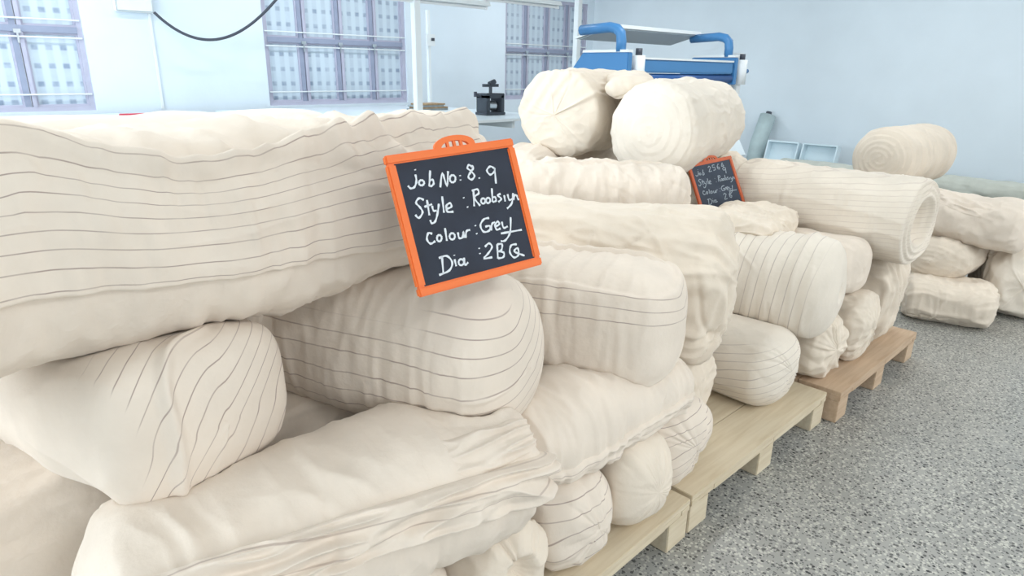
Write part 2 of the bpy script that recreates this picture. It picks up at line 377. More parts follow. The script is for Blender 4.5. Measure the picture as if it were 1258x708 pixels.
def terrazzo():
    m = bpy.data.materials.new('terrazzo'); m.use_nodes = True; nt = m.node_tree; N = nt.nodes; L = nt.links; p = N['Principled BSDF']
    tc = N.new('ShaderNodeTexCoord')
    def chips(scale, lo, hi, seed):
        mp = N.new('ShaderNodeMapping'); mp.inputs['Location'].default_value = (seed, seed * 1.7, 0); L.new(tc.outputs['Object'], mp.inputs['Vector'])
        v = N.new('ShaderNodeTexVoronoi'); v.feature = 'F1'; v.inputs['Scale'].default_value = scale; L.new(mp.outputs['Vector'], v.inputs['Vector'])
        sx = N.new('ShaderNodeSeparateColor'); L.new(v.outputs['Color'], sx.inputs['Color'])
        # chip present where the random value is high, size by distance
        th = N.new('ShaderNodeMath'); th.operation = 'GREATER_THAN'; L.new(sx.outputs['Red'], th.inputs[0]); th.inputs[1].default_value = lo
        ds = N.new('ShaderNodeMath'); ds.operation = 'LESS_THAN'; L.new(v.outputs['Distance'], ds.inputs[0]); ds.inputs[1].default_value = hi
        mu = N.new('ShaderNodeMath'); mu.operation = 'MULTIPLY'; L.new(th.outputs[0], mu.inputs[0]); L.new(ds.outputs[0], mu.inputs[1])
        return mu
    n = N.new('ShaderNodeTexNoise'); n.inputs['Scale'].default_value = 1.6; n.inputs['Detail'].default_value = 5; L.new(tc.outputs['Object'], n.inputs['Vector'])
    cr = N.new('ShaderNodeValToRGB'); cr.color_ramp.elements[0].position = .3; cr.color_ramp.elements[0].color = srgb(148, 147, 142); cr.color_ramp.elements[1].position = .7; cr.color_ramp.elements[1].color = srgb(172, 171, 166)
    L.new(n.outputs['Fac'], cr.inputs['Fac']); cur = cr.outputs['Color']
    for scale, lo, hi, col, seed in ((80, .40, .46, srgb(196, 195, 186), 1.3), (120, .62, .42, srgb(104, 106, 104), 4.1), (66, .74, .36, srgb(92, 92, 90), 2.2), (52, .84, .27, srgb(40, 42, 44), 7.7)):
        c = chips(scale, lo, hi, seed); mx = N.new('ShaderNodeMix'); mx.data_type = 'RGBA'; L.new(c.outputs[0], mx.inputs['Factor']); L.new(cur, mx.inputs['A']); mx.inputs['B'].default_value = col; cur = mx.outputs['Result']
    L.new(cur, p.inputs['Base Color'])
    n2 = N.new('ShaderNodeTexNoise'); n2.inputs['Scale'].default_value = 2.5; n2.inputs['Detail'].default_value = 6; L.new(tc.outputs['Object'], n2.inputs['Vector'])
    r = N.new('ShaderNodeMapRange'); r.inputs['To Min'].default_value = .22; r.inputs['To Max'].default_value = .5; L.new(n2.outputs['Fac'], r.inputs['Value']); L.new(r.outputs['Result'], p.inputs['Roughness'])
    MATS['terrazzo'] = m
terrazzo()

def pane_mat():
    """obscured ribbed glass with rows of small dark pressed marks"""
    m = bpy.data.materials.new('patterned_glass'); m.use_nodes = True; nt = m.node_tree; N = nt.nodes; L = nt.links; p = N['Principled BSDF']; p.inputs['Roughness'].default_value = .35
    tc = N.new('ShaderNodeTexCoord'); mp = N.new('ShaderNodeMapping'); mp.inputs['Scale'].default_value = (7.4, 1, 5.2); L.new(tc.outputs['Object'], mp.inputs['Vector'])
    sx = N.new('ShaderNodeSeparateXYZ'); L.new(mp.outputs['Vector'], sx.inputs['Vector'])
    def cell(sock, w):
        f = N.new('ShaderNodeMath'); f.operation = 'FRACT'; L.new(sock, f.inputs[0]); s = N.new('ShaderNodeMath'); s.operation = 'SUBTRACT'; L.new(f.outputs[0], s.inputs[0]); s.inputs[1].default_value = .5
        a = N.new('ShaderNodeMath'); a.operation = 'ABSOLUTE'; L.new(s.outputs[0], a.inputs[0]); r = N.new('ShaderNodeMapRange'); r.interpolation_type = 'SMOOTHSTEP'; L.new(a.outputs[0], r.inputs['Value'])
        r.inputs['From Min'].default_value = w * .4; r.inputs['From Max'].default_value = w; r.inputs['To Min'].default_value = 1; r.inputs['To Max'].default_value = 0; return r.outputs['Result']
    cx_, cz_ = cell(sx.outputs['X'], .34), cell(sx.outputs['Z'], .22)
    mu = N.new('ShaderNodeMath'); mu.operation = 'MULTIPLY'; L.new(cx_, mu.inputs[0]); L.new(cz_, mu.inputs[1])
    lines = N.new('ShaderNodeMath'); lines.operation = 'MULTIPLY'; L.new(cx_, lines.inputs[0]); lines.inputs[1].default_value = .28
    mxm = N.new('ShaderNodeMath'); mxm.operation = 'MAXIMUM'; L.new(mu.outputs[0], mxm.inputs[0]); L.new(lines.outputs[0], mxm.inputs[1])
    n = N.new('ShaderNodeTexNoise'); n.inputs['Scale'].default_value = 9; L.new(tc.outputs['Object'], n.inputs['Vector'])
    mm = N.new('ShaderNodeMath'); mm.operation = 'MULTIPLY'; L.new(mxm.outputs[0], mm.inputs[0]); L.new(n.outputs['Fac'], mm.inputs[1])
    m2 = N.new('ShaderNodeMath'); m2.operation = 'MULTIPLY'; L.new(mm.outputs[0], m2.inputs[0]); m2.inputs[1].default_value = 1.5
    mx = N.new('ShaderNodeMix'); mx.data_type = 'RGBA'; L.new(m2.outputs[0], mx.inputs['Factor']); mx.inputs['A'].default_value = srgb(205, 219, 230); mx.inputs['B'].default_value = srgb(140, 156, 178)
    L.new(mx.outputs['Result'], p.inputs['Base Color']); MATS['patterned_glass'] = m
pane_mat()

# ------------------------------------------------------------------ room shell
X0, X1, Y0, Y1, Z1 = ROOM['x0'], ROOM['x1'], ROOM['y0'], ROOM['y1'], ROOM['z1']
struct(MB().box((X0 - .2, Y0 - .2, -.1), (X1 + .2, Y1 + .2, 0)).build('floor', MATS['terrazzo']))
struct(MB().box((X0 - .2, Y0 - .2, Z1), (X1 + .2, Y1 + .2, Z1 + .1)).build('ceiling', MATS['ceiling_paint']))
WINS = [(-.42, 2.02), (4.10, 6.38), (8.50, 10.72)]; WZ0, WZ1 = 1.0, 2.75
w = MB(); xs = X0
for a, b in WINS:
    w.box((xs, Y1, 0), (a, Y1 + .2, Z1)); w.box((a, Y1, 0), (b, Y1 + .2, WZ0)); w.box((a, Y1, WZ1), (b, Y1 + .2, Z1)); xs = b
w.box((xs, Y1, 0), (X1 + .2, Y1 + .2, Z1))
struct(w.build('wall_back', MATS['wall_paint']))
struct(MB().box((X1, Y0, 0), (X1 + .2, Y1, Z1)).build('wall_right', MATS['wall_paint_end']))
struct(MB().box((X0 - .2, Y0, 0), (X0, Y1, Z1)).build('wall_left', MATS['wall_paint']))
struct(MB().box((X0, Y0 - .2, 0), (X1, Y0, Z1)).build('wall_front', MATS['wall_paint']))

for wi, (a, b) in enumerate(WINS):
    root = struct(empty('window_%d' % (wi + 1), ((a + b) / 2, Y1, WZ0)))
    def wpart(mb, name, m, **k):
        o = mb.build(name, m, **k); o.data.transform(Matrix.Translation(-root.location)); o.parent = root; return o
    yf = Y1 + .03; fw = .055; zt = 1.86
    fr = MB()
    fr.box((a, yf, WZ0), (a + fw, yf + .07, WZ1)); fr.box((b - fw, yf, WZ0), (b, yf + .07, WZ1)); fr.box((a + fw, yf, WZ0), (b - fw, yf + .07, WZ0 + .05)); fr.box((a + fw, yf, WZ1 - .05), (b - fw, yf + .07, WZ1))
    wpart(fr, 'window_frame', MATS['frame_grey'])
    n = 4; pw = (b - a) / n
    for k in range(1, n):
        x = a + k * pw
        wpart(MB().box((x - .055, yf + .005, WZ0 + .05), (x + .0, yf + .065, WZ1 - .05)), 'mullion', MATS['frame_dark'])
        wpart(MB().box((x + .012, yf - .006, WZ0 + .05), (x + .05, yf + .05, WZ1 - .05)), 'mullion', MATS['frame_grey'])
    wpart(MB().box((a + fw, yf - .01, zt - .035), (b - fw, yf + .05, zt + .03)), 'transom', MATS['frame_dark'])
    for z in (zt - .085, zt + .1, WZ0 + .18):
        wpart(MB().tube([(a + .02, yf - .02, z), (b - .02, yf - .02, z)], .009, 8), 'grille_bar', MATS['white_enamel'])
    for k in range(n):
        x0 = a + k * pw + (fw if k == 0 else .05); x1 = a + (k + 1) * pw - .055
        for z0, z1 in ((WZ0 + .05, zt - .035), (zt + .03, WZ1 - .05)):
            wpart(MB().box((x0, yf + .045, z0), (x1, yf + .055, z1)), 'window_pane', MATS['patterned_glass'])
            sb = MB(); q = .022
            sb.box((x0, yf + .02, z0), (x0 + q, yf + .045, z1)); sb.box((x1 - q, yf + .02, z0), (x1, yf + .045, z1)); sb.box((x0 + q, yf + .02, z0), (x1 - q, yf + .045, z0 + q)); sb.box((x0 + q, yf + .02, z1 - q), (x1 - q, yf + .045, z1))
            wpart(sb, 'sash', MATS['frame_grey'])
    for x in (a + pw, a + 2 * pw, a + 3 * pw):       # casement stays
        wpart(MB().box((x - .035, yf - .03, zt - .05), (x + .03, yf - .012, zt - .01)).box((x - .012, yf - .03, zt - .15), (x + .006, yf - .018, zt - .05)), 'window_latch', MATS['steel'])

# fluorescent battens on the ceiling (real lamps, above the frame)
mat('lamp_housing', srgb(235, 238, 240), .4)
tm = bpy.data.materials.new('lit_tube'); tm.use_nodes = True; tp = tm.node_tree.nodes['Principled BSDF']; tp.inputs['Emission Color'].default_value = (.93, .97, 1, 1); tp.inputs['Emission Strength'].default_value = 12; MATS['lit_tube'] = tm
li = 0
for yy in (-2.0, 2.6, 7.4):
    for xx in (-2.4, 1.2, 4.8, 8.4):
        r = tag(empty('ceiling_light', (xx, yy, Z1 - .12)), 'white fluorescent batten fixed under the ceiling', 'light', 'ceiling battens')
        MB().box((-.75, -.06, .05), (.75, .06, .12)).build('housing', MATS['lamp_housing'], r)
        MB().tube([(-.72, 0, .025), (.72, 0, .025)], .018, 10).build('tube', MATS['lit_tube'], r)
        area_light('batten_light', (xx, yy, Z1 - .13), (0, 0, 0), 1.45, .14, CEIL_W, (.96, .985, 1.0)); li += 1
# ------------------------------------------------------------------ pallets
def wood(name, col, dark):
    m = bpy.data.materials.new(name); m.use_nodes = True; nt = m.node_tree; N = nt.nodes; L = nt.links; p = N['Principled BSDF']; p.inputs['Roughness'].default_value = .65
    tc = N.new('ShaderNodeTexCoord'); mp = N.new('ShaderNodeMapping'); mp.inputs['Scale'].default_value = (1.2, 14, 14); L.new(tc.outputs['Object'], mp.inputs['Vector'])
    n = N.new('ShaderNodeTexNoise'); n.inputs['Scale'].default_value = 3; n.inputs['Detail'].default_value = 6; n.inputs['Distortion'].default_value = .6; L.new(mp.outputs['Vector'], n.inputs['Vector'])
    cr = N.new('ShaderNodeValToRGB'); cr.color_ramp.elements[0].position = .3; cr.color_ramp.elements[0].color = dark; cr.color_ramp.elements[1].position = .65; cr.color_ramp.elements[1].color = col
    L.new(n.outputs['Fac'], cr.inputs['Fac']); L.new(cr.outputs['Color'], p.inputs['Base Color']); MATS[name] = m
wood('pale_pine', srgb(222, 208, 182), srgb(208, 191, 162)); wood('tan_pine', srgb(208, 182, 154), srgb(190, 162, 134))
mat('knot', srgb(120, 84, 56), .7)
DECK = .155
def pallet(x0, x1, y0, y1, m, label, rz=0.0):
    r = tag(empty('wooden_pallet', (x0, y0, 0), rz), label, 'pallet', 'pallets in a row under the rolls')
    Lx, Ly = x1 - x0, y1 - y0
    nb = 6; bw = (Ly - (nb - 1) * .003) / nb
    for k in range(nb):
        MB().box((0, k * (bw + .003), DECK - .022), (Lx, k * (bw + .003) + bw, DECK)).build('deck_board', m, r, bevel=.002)
    for k in range(3):
        cx = (.05, Lx / 2 - .05, Lx - .15)[k]
        MB().box((cx, .002, DECK - .044), (cx + .1, Ly - .002, DECK - .0225)).build('stringer_board', m, r, bevel=.002)
        for j in range(3):
            cy = (.004, Ly / 2 - .05, Ly - .104)[j]
            bx = (.0, Lx / 2 - .06, Lx - .12)[k]
            MB().box((bx, cy, .001), (bx + .12, cy + .1, DECK - .0445)).build('block', m, r, bevel=.003)
    # continuous edge strip between deck and blocks
    MB().box((.0, .0, DECK - .044), (.05, Ly, DECK - .0225)).build('stringer_board', m, r, bevel=.002)
    MB().box((.15, .001, DECK - .044), (Lx / 2 - .05, .03, DECK - .0225)).build('edge_strip', m, r)
    MB().box((Lx / 2 + .05, .001, DECK - .044), (Lx - .15, .03, DECK - .0225)).build('edge_strip', m, r)
    MB().box((Lx - .05, .0, DECK - .044), (Lx, Ly, DECK - .0225)).build('stringer_board', m, r, bevel=.002)
    return r
pallet(-.60, .57, .93, 2.08, MATS['pale_pine'], 'pale pine pallet beneath the plain rolls beside the sash roll')
pallet(.60, 1.735, .885, 2.05, MATS['pale_pine'], 'pale pine pallet under the board that reads job no 8.9', math.radians(1.6))
pallet(1.752, 2.868, .92, 2.10, MATS['pale_pine'], 'pale pine pallet with bare deck showing between two roll stacks')
pallet(2.906, 3.985, .873, 2.05, MATS['tan_pine'], 'darker tan pallet at the far end of the row')

# ------------------------------------------------------------------ cloth
CW = srgb(230, 217, 202)
cloth_mat('calico', CW)
cloth_mat('calico_white', srgb(232, 222, 208), srgb(164, 148, 142), .06, .6)
cloth_mat('calico_cream', srgb(230, 217, 200))
cloth_mat('calico_fine', srgb(229, 218, 203), srgb(196, 180, 168), .10, .6)
cloth_mat('calico_grey', srgb(205, 208, 198))
W_BODY = [(.010, 2.5, 10, 1.6), (.006, 5, 22, 1.3)]           # folds running along the roll
W_HOOP = [(.009, 12, 3, 1.5), (.005, 24, 6, 1.2)]             # folds running round the roll
W_MESS = [(.014, 4, 11, 1.3, .9), (.008, 8, 24, 1.2, .9), (.006, 20, 9, 1.2, .9)]

RO = {}
def hang_folds(s, a, t, r, amp, k, reach):
    """cloth falling over the near end in uneven upright folds"""
    x = np.cos(t) * r; y = np.sin(t) * r
    q = np.stack([x * k + .5 * perlin(np.stack([x * 2, y * 1.5, 0 * x], -1), s.seed + 4), y * .9, 0 * x + a * 2], -1)
    q2 = np.stack([x * k * 2.3, y * 1.6, 0 * x + 5.], -1)
    return (amp * (ridged(q, s.seed + 1, 1.1) - .4) + amp * .45 * (ridged(q2, s.seed + 2, 1.1) - .4)) * sstep(reach, reach * .4, a)
def R(key, *a, **k):
    k.setdefault('zm', 0.0); zm = k.pop('zm'); r = Roll(*a, **k); r.zmin = zm; RO[key] = r; return r
D_ = DECK + .001
# front stack ----------------------------------------------------
R('top_long', (-.55, 1.42, 1.185), (1.26, 1.47, 1.205), .205, .205, n=2.2, capA=.1, capB=.16, pB=2.0, tB=.9, sag=.02, nu=220, nt=240, seed=11, lump=.012,
  wr=[(.013, 9, 3, 1.3), (.008, 22, 5, 1.2), (.004, 40, 8, 1.2)], creases=30, crease_amp=.008, gatherB=(9, .03, .12),
  extra=lambda s, a, t, r: .016 * (ridged(np.stack([a * 13 + 2.2 * np.cos(t) + .5 * perlin(s.loc * 5, 4), np.cos(t) * 1.3, np.sin(t) * 1.3], -1), 8, 1.2) - .35) * sstep(.25, .6, np.sin(t)) * (.35 + .9 * np.clip(perlin(s.loc * 3, 21) + .5, 0, 1)))
R('top_rear', (-.5, 1.98, 1.19), (1.16, 2.0, 1.19), .2, .185, capB=.14, pB=2.2, seed=12, lump=.010, wr=[(.005, 3, 12, 1.4)], nu=120, nt=120)
R('striped_block', (.400, 1.2, .840), (.13, 2.15, .845), .205, .165, n=3.0, capA=.10, pA=2.4, seed=13, nu=200, nt=220, lump=.010, wr=[(.005, 4, 12, 1.4, .2)],
  stripe=((.80, .78, .60), .036, .15, lambda t, th, r: sstep(.20, .12, t) * sstep(.80, .68, np.cos(th) * r)), creases=8, crease_amp=.004,
  extra=lambda s, a, t, r: .018 * np.exp(-(((a - .02) * 1.0 + (np.cos(t) * r - .42) * .16) / .012) ** 2) * sstep(-.3, .2, np.cos(t) * r) * sstep(.35, .2, a))
R('barrel', (1.095, 1.05, .792), (.70, 1.98, .82), .205, .215, n=2.3, capA=.13, pA=2.2, tB=.85, seed=14, nu=200, nt=220, lump=.010, wr=[(.006, 18, 4, 1.4, .02), (.003, 30, 6, 1.2, .02)],
  stripe=(lambda X: .86 * X[..., 2] + .60 * (-np.logaddexp(-X[..., 1] * 40, -.05 * 40) / 40), .036, .2, lambda t, th, r: np.clip(1 - sstep(.42, .55, np.sin(th)) * sstep(.15, .24, t), 0, 1) * sstep(.82, .70, np.sin(th) * r - .12 * (np.cos(th) < 0))), creases=10, crease_amp=.005)
R('sash_roll', (.10, 1.17, .56), (1.07, 1.10, .56), .2, .175, n=2.5, capA=.12, capB=.12, pA=2.2, pB=2.2, seed=15, nu=220, nt=220, lump=.012,
  wr=[(.009, 9, 3, 1.4), (.005, 20, 6, 1.2)], creases=26, crease_amp=.007, gatherB=(12, .022, .14), stripe=((.65, .25, -.7), .06, .3, lambda t, th, r: sstep(.42, .30, t) * sstep(.35, .0, np.sin(th))))
R('side_roll', (1.06, 1.16, .53), (1.84, 1.10, .53), .17, .128, n=2.3, capA=.08, capB=.1, pB=2.0, tB=.8, seed=16, nu=170, nt=160, lump=.012, wr=[(.012, 14, 3, 1.3), (.007, 28, 5, 1.2)], creases=16)
R('flap_box', (1.71, 1.01, .752), (1.24, 1.95, .77), .2, .180, n=3.2, capA=.13, pA=2.6, seed=17, nu=180, nt=200, lump=.010, wr=[(.008, 16, 4, 1.3, .1), (.005, 32, 6, 1.2, .1)], creases=6,
  stripe=((.0, .10, 1.0), .034, .15, lambda t, th, r: sstep(.05, .15, np.sin(th) * r) * sstep(.70, .64, np.sin(th) * r) * sstep(.7, .4, t)),
  extra=lambda s, a, t, r: .016 * sstep(.78, .72, np.abs(np.sin(t)) ** .66 * np.sign(np.sin(t)) * r + .02 * np.sin(a * 14) - .10 * sstep(.2, .0, a) * sstep(.2, -.8, np.cos(t))))
R('draped', (2.21, 1.12, .735), (1.66, 2.05, .79), .24, .262, n=2.6, capA=.11, pA=2.3, seed=18, nu=200, nt=220, lump=.012, wr=[(.016, 3, 9, 1.3, .5), (.010, 6, 20, 1.2, .5), (.005, 16, 9, 1.2, .4)], creases=40, crease_amp=.010,
  extra=lambda s, a, t, r: hang_folds(s, a, t, r, .034, 3.4, .26))
R('left_low', (-.7, 1.72, .50), (.34, 1.62, .50), .22, .2, capB=.12, seed=19, wr=W_BODY)
R('left_rear', (-.75, 2.22, .75), (-.12, 2.2, .76), .2, .17, seed=20, wr=W_BODY)
R('gap_roll', (.48, 1.62, .54), (1.12, 1.58, .54), .15, .12, seed=21, wr=W_BODY)
# bottom layer on the front pallet
R('bundle_a', (1.235, .915, .305), (1.25, 1.9, .30), .155, .155, n=2.5, capA=.10, pA=2.1, tA=.95, zm=D_, seed=22, wr=[(.007, 8, 11, 1.3, .7)], gatherA=(12, .010, .10), stripe=((.3, .1, 1), .05, .4), creases=8)
R('bundle_b', (1.51, .905, .295), (1.52, 1.9, .30), .135, .148, n=2.5, capA=.10, pA=2.1, zm=D_, seed=23, wr=[(.008, 9, 11, 1.3, .7)], gatherA=(14, .012, .10), creases=8)
R('bundle_c', (1.79, .94, .31), (1.79, 1.9, .31), .155, .158, n=2.5, capA=.10, pA=2.1, zm=D_, seed=24, wr=[(.008, 9, 11, 1.3, .7)], gatherA=(12, .012, .1), stripe=((.2, .2, 1), .035, .4), creases=8)
R('hole_roll', (.965, .95, .285), (.95, 1.9, .29), .115, .13, capA=.06, pA=3, zm=D_, seed=25, wr=[(.012, 8, 12, 1.3, .9)], gatherA=(12, .02, .1), creases=8,
  extra=lambda s, a, t, r: -.05 * sstep(.5, .15, r) * (a < .2))
R('tucked', (2.12, 1.13, .315), (2.12, 1.95, .32), .165, .165, n=2.4, capA=.08, zm=D_, seed=62, wr=W_MESS, creases=10)
R('under_left', (.66, 1.0, .29), (.66, 1.9, .29), .15, .135, zm=D_, seed=26, wr=W_BODY)
# middle stack ---------------------------------------------------
R('cream_end', (2.73, 2.50, 1.275), (3.58, 2.72, 1.28), .235, .232, n=2.1, capA=.08, pA=2.5, seed=27, nu=170, nt=200, lump=.010, wr=[(.008, 6, 9, 1.4, .6), (.006, 14, 18, 1.2, .7)], creases=34, crease_amp=.007, extra=lambda s, a, t, r: .012 * np.exp(-((a - .05) / .018) ** 2) * sstep(-.5, .2, np.sin(t)) + .006 * np.sin((np.cos(t) * .8 + np.sin(t) * .6) * r * 22 + 2 * np.cos(t)) * sstep(.1, .6, r * (np.cos(t) * .6 + np.sin(t) * .8)) * (a < .09))
R('round_end', (2.85, 1.97, 1.215), (3.85, 2.20, 1.225), .235, .25, n=2.05, capA=.09, pA=2.1, tB=.95, seed=28, nu=170, nt=200, lump=.008, wr=[(.008, 4, 11, 1.5, .0), (.004, 8, 22, 1.3, 0)], spiralA=(5, .004), creases=8)
R('wrinkled', (2.80, 1.70, .93), (2.05, 2.35, .95), .2, .15, n=2.4, capA=.1, seed=29, nu=170, nt=180, lump=.010, wr=[(.011, 11, 4, 1.3), (.006, 24, 6, 1.2), (.004, 40, 10, 1.1)], creases=24)
R('under_cream', (2.50, 2.62, .90), (3.60, 2.90, .90), .22, .2, seed=61, wr=W_BODY)
R('behind_board', (3.22, 2.02, .86), (3.95, 2.12, .88), .17, .16, seed=30, wr=W_MESS, creases=10)
# far stack on the tan pallet
R('open_roll', (3.58, .86, .835), (3.64, 1.84, .835), .207, .207, n=2.2, capA=.03, pA=3.2, capB=.08, seed=31, nu=170, nt=200, lump=.008, wr=[(.006, 2, 12, 1.5, .2), (.005, 18, 4, 1.3, .2)], creases=10,
  stripe=((.1, .2, 1), .022, .4, lambda t, th, r: .8 + 0 * t), extra=lambda s, a, t, r: (-.07 * sstep(.62, .3, r) + .004 * np.sin(r * 40 + t)) * (a < .06))
R('dimple_roll', (2.90, .94, .61), (2.76, 1.85, .63), .23, .215, n=2.3, capA=.12, pA=2.3, seed=32, nu=180, nt=200, lump=.010, wr=[(.009, 16, 3, 1.4, .1), (.004, 30, 4, 1.2, .1)], creases=10,
  stripe=((1, .05, .12), .042, .4, lambda t, th, r: sstep(.05, .16, t)), extra=lambda s, a, t, r: -.02 * sstep(.25, .05, r) * (a < .2) + .014 * np.exp(-((a - .16) / .014) ** 2) * sstep(-.2, .5, np.sin(t)))
R('lower_roll', (2.585, .975, .320), (2.56, 1.9, .325), .185, .168, n=2.3, capA=.12, pA=2.1, zm=D_, seed=33, nu=150, nt=180, lump=.008, wr=[(.005, 4, 12, 1.4, .4)], gatherA=(14, .010, .1), stripe=((.25, .15, 1), .032, .4, lambda t, th, r: sstep(.8, .6, np.sin(th) * r)))
R('small_bundle', (2.99, .96, .315), (2.98, 1.85, .33), .13, .160, capA=.08, zm=D_, seed=34, wr=W_MESS, gatherA=(14, .02, .1), creases=8)
R('end_bundle', (3.34, .92, .335), (3.34, 1.85, .34), .15, .18, n=2.6, capA=.08, zm=D_, seed=35, wr=[(.008, 8, 16, 1.2, .9), (.005, 20, 30, 1.1, .9)], gatherA=(16, .02, .14), creases=8)
R('mid_roll', (3.27, .98, .63), (3.25, 1.85, .64), .16, .14, capA=.1, seed=36, wr=W_BODY)
R('corner_roll', (3.76, .95, .40), (3.73, 1.8, .42), .17, .245, n=2.8, capA=.08, zm=D_, seed=37, lump=.010, wr=[(.010, 4, 11, 1.3, .4)], creases=12,
  extra=lambda s, a, t, r: hang_folds(s, a, t, r, .026, 3.0, .30))
R('crumple', (2.72, 1.44, .82), (3.34, 1.54, .795), .19, .065, capA=.1, capB=.1, seed=38, nu=170, nt=180, lump=.02, wr=[(.017, 4, 9, 1.2, .9), (.010, 9, 22, 1.1, .9), (.007, 20, 10, 1.1, .9)], creases=40, crease_amp=.010)
# stack on the floor at the right
R('spiral_top', (5.10, 1.58, .945), (6.0, 1.50, .945), .21, .205, n=2.05, capA=.10, pA=2.0, seed=39, spiralA=(6, .007), nu=140, nt=170, lump=.008, wr=[(.016, 13, 2, 1.2, .0), (.006, 26, 3, 1.2, .0)], creases=6)
R('leaning_roll', (5.10, .62, .61), (5.2, 1.75, .64), .21, .15, n=2.4, capA=.08, seed=40, nu=140, nt=160, wr=[(.010, 9, 9, 1.2, .6), (.006, 20, 18, 1.1, .6)], creases=24, crease_amp=.010)
R('oval_end', (4.83, 1.08, .36), (5.8, 1.08, .38), .23, .135, n=2.2, capA=.10, pA=2.0, seed=41, spiralA=(5, .004), lump=.008, wr=W_BODY, extra=lambda s, a, t, r: .012 * sstep(.22, .05, r) * (a < .2))
R('flat_roll', (4.77, 1.18, .13), (4.94, .70, .13), .2, .13, n=2.8, capA=.06, capB=.08, zm=.001, seed=42, wr=W_MESS, lump=.010, creases=12)
R('flat_core', (5.14, 1.22, .12), (5.9, 1.24, .12), .21, .115, zm=.001, seed=43, wr=W_BODY)
R('loose_heap', (5.12, .60, .23), (5.55, .82, .24), .17, .215, n=2.4, capA=.1, zm=.001, seed=44, lump=.03, wr=[(.026, 9, 5, 1.2, .9), (.012, 20, 10, 1.1, .9)], creases=30, crease_amp=.014)
# rolls lying by the end wall
R('grey_floor', (9.95, 4.45, .16), (9.95, 2.8, .16), .15, .145, zm=.001, seed=45, nu=60, nt=60, lump=.008, wr=[(.006, 4, 8, 1.4)])
R('far_floor', (10.3, 2.6, .13), (10.3, .6, .13), .14, .125, zm=.001, seed=46, nu=70, nt=60, lump=.02, wr=W_MESS)
# rolls that carry the upper ones, out of sight at the back
lowres = dict(nu=60, nt=60, lump=.008, wr=[(.006, 4, 8, 1.4)])
R('left_base', (-.30, 1.15, .26), (-.30, 2.4, .26), .24, .105, zm=D_, seed=71, **lowres); R('left_base2', (.22, 1.15, .26), (.22, 2.4, .26), .2, .105, zm=D_, seed=72, **lowres)
R('left_mid', (-.6, 2.26, .47), (.4, 2.24, .47), .19, .115, seed=73, **lowres)
R('rear_base', (2.3, 2.85, .19), (3.6, 2.95, .19), .24, .19, zm=.001, seed=74, **lowres); R('rear_mid', (2.35, 2.75, .54), (3.6, 2.92, .54), .23, .17, seed=75, **lowres)
relax_contacts()
# ------------------------------------------------------------------ the rolls as objects
def roll_thing(key, label, m='calico', group='calico fabric rolls', body='roll_body'):
    r = RO[key]; root = roll_root(r); roll_obj(r, body, MATS[m], root); tag(root, label, 'fabric roll', group); return r, root
dg = lambda d: math.radians(d)
# front stack
r, root = roll_thing('top_long', 'long top roll with striped front flap, behind the board reading job no 8.9')
band(r, 'striped_flap', MATS['calico'], root, .02, .955, lambda t: dg(177 + 32 * t), lambda t: dg(117 + 21 * math.exp(-((t - .57) / .15) ** 2) - 9 * math.exp(-((t - .41) / .05) ** 2)),
     off=.014, na=240, nt=90, folds=(2.2, .005), lip=.026, stripe=(-9.5, .35, .6), seed=3, edge=.04, fade=.02)
tip = Roll((.98, 1.50, 1.315), (1.40, 1.56, 1.255), .10, .075, capA=.1, capB=.09, pB=1.8, tB=.6, seed=51, nu=80, nt=90, lump=.01, wr=[(.012, 6, 16, 1.2, .9), (.006, 14, 26, 1.1, .9)], creases=14, crease_amp=.010, solid=False)
roll_obj(tip, 'folded_end', MATS['calico'], root)
roll_thing('top_rear', 'smooth pale roll lying behind the long striped top roll', 'calico_white')
r, root = roll_thing('striped_block', 'squarish roll end with slanting stripes, under the long top roll')
r, root = roll_thing('barrel', 'big round roll end with curved stripes, directly below the job no 8.9 board')
r, root = roll_thing('sash_roll', 'large roll with a twisted cloth sash across it, beneath the round striped roll')
band(r, 'twisted_sash', MATS['calico'], root, .06, .985, lambda t: dg(160 + 27 * t), lambda t: dg(124 + 33 * t), off=.026, na=220, nt=80, folds=(2.4, .028), stripe=(3.2, .8, .5, .7), seed=6, edge=.14, fade=.05)
band(r, 'end_fold', MATS['calico'], root, .66, .995, lambda t: dg(160 - 8 * t), lambda t: dg(108 + 14 * t), off=.006, na=110, nt=60, folds=(3.2, .018), seed=7, edge=.2, fade=.35)
r, root = roll_thing('side_roll', 'slim roll with a long folded hem, lying over the bundles on the pale pallet')
band(r, 'folded_hem', MATS['calico'], root, .02, .95, lambda t: dg(228 - 18 * t), lambda t: dg(192 - 16 * t), off=.012, na=160, nt=50, folds=(1.6, .008), stripe=(3.0, .3, .2, .6), seed=8, edge=.12)
r, root = roll_thing('flap_box', 'box-like roll end with a taut front flap, beside the round striped roll')
band(r, 'top_fold', MATS['calico'], root, .03, .9, lambda t: dg(118), lambda t: dg(104 + 3 * math.sin(t * 7)), off=.014, na=120, nt=24, folds=(.8, .004), seed=10, edge=.3)
r, root = roll_thing('draped', 'crumpled cream roll with cloth hanging in folds at its end, behind the box-like roll', 'calico_cream')
roll_thing('left_low', 'plain pale roll under the squarish striped one, beside the sash roll')
roll_thing('left_rear', 'plain roll at the rear left, seen beneath the long top roll')
roll_thing('gap_roll', 'shaded roll deep in the gap between two striped roll ends')
roll_thing('bundle_a', 'striped bundle end at the pallet edge, next to the sash roll')
roll_thing('bundle_b', 'plain puckered bundle end at the pallet edge between two striped bundles', 'calico_cream')
roll_thing('bundle_c', 'striped bundle end at the pallet joint, under the slim hemmed roll')
roll_thing('hole_roll', 'small roll with a hollow end, half under the sash roll', 'calico_cream')
roll_thing('tucked', 'creased roll tucked on the deck beneath the crumpled cream roll', 'calico_cream')
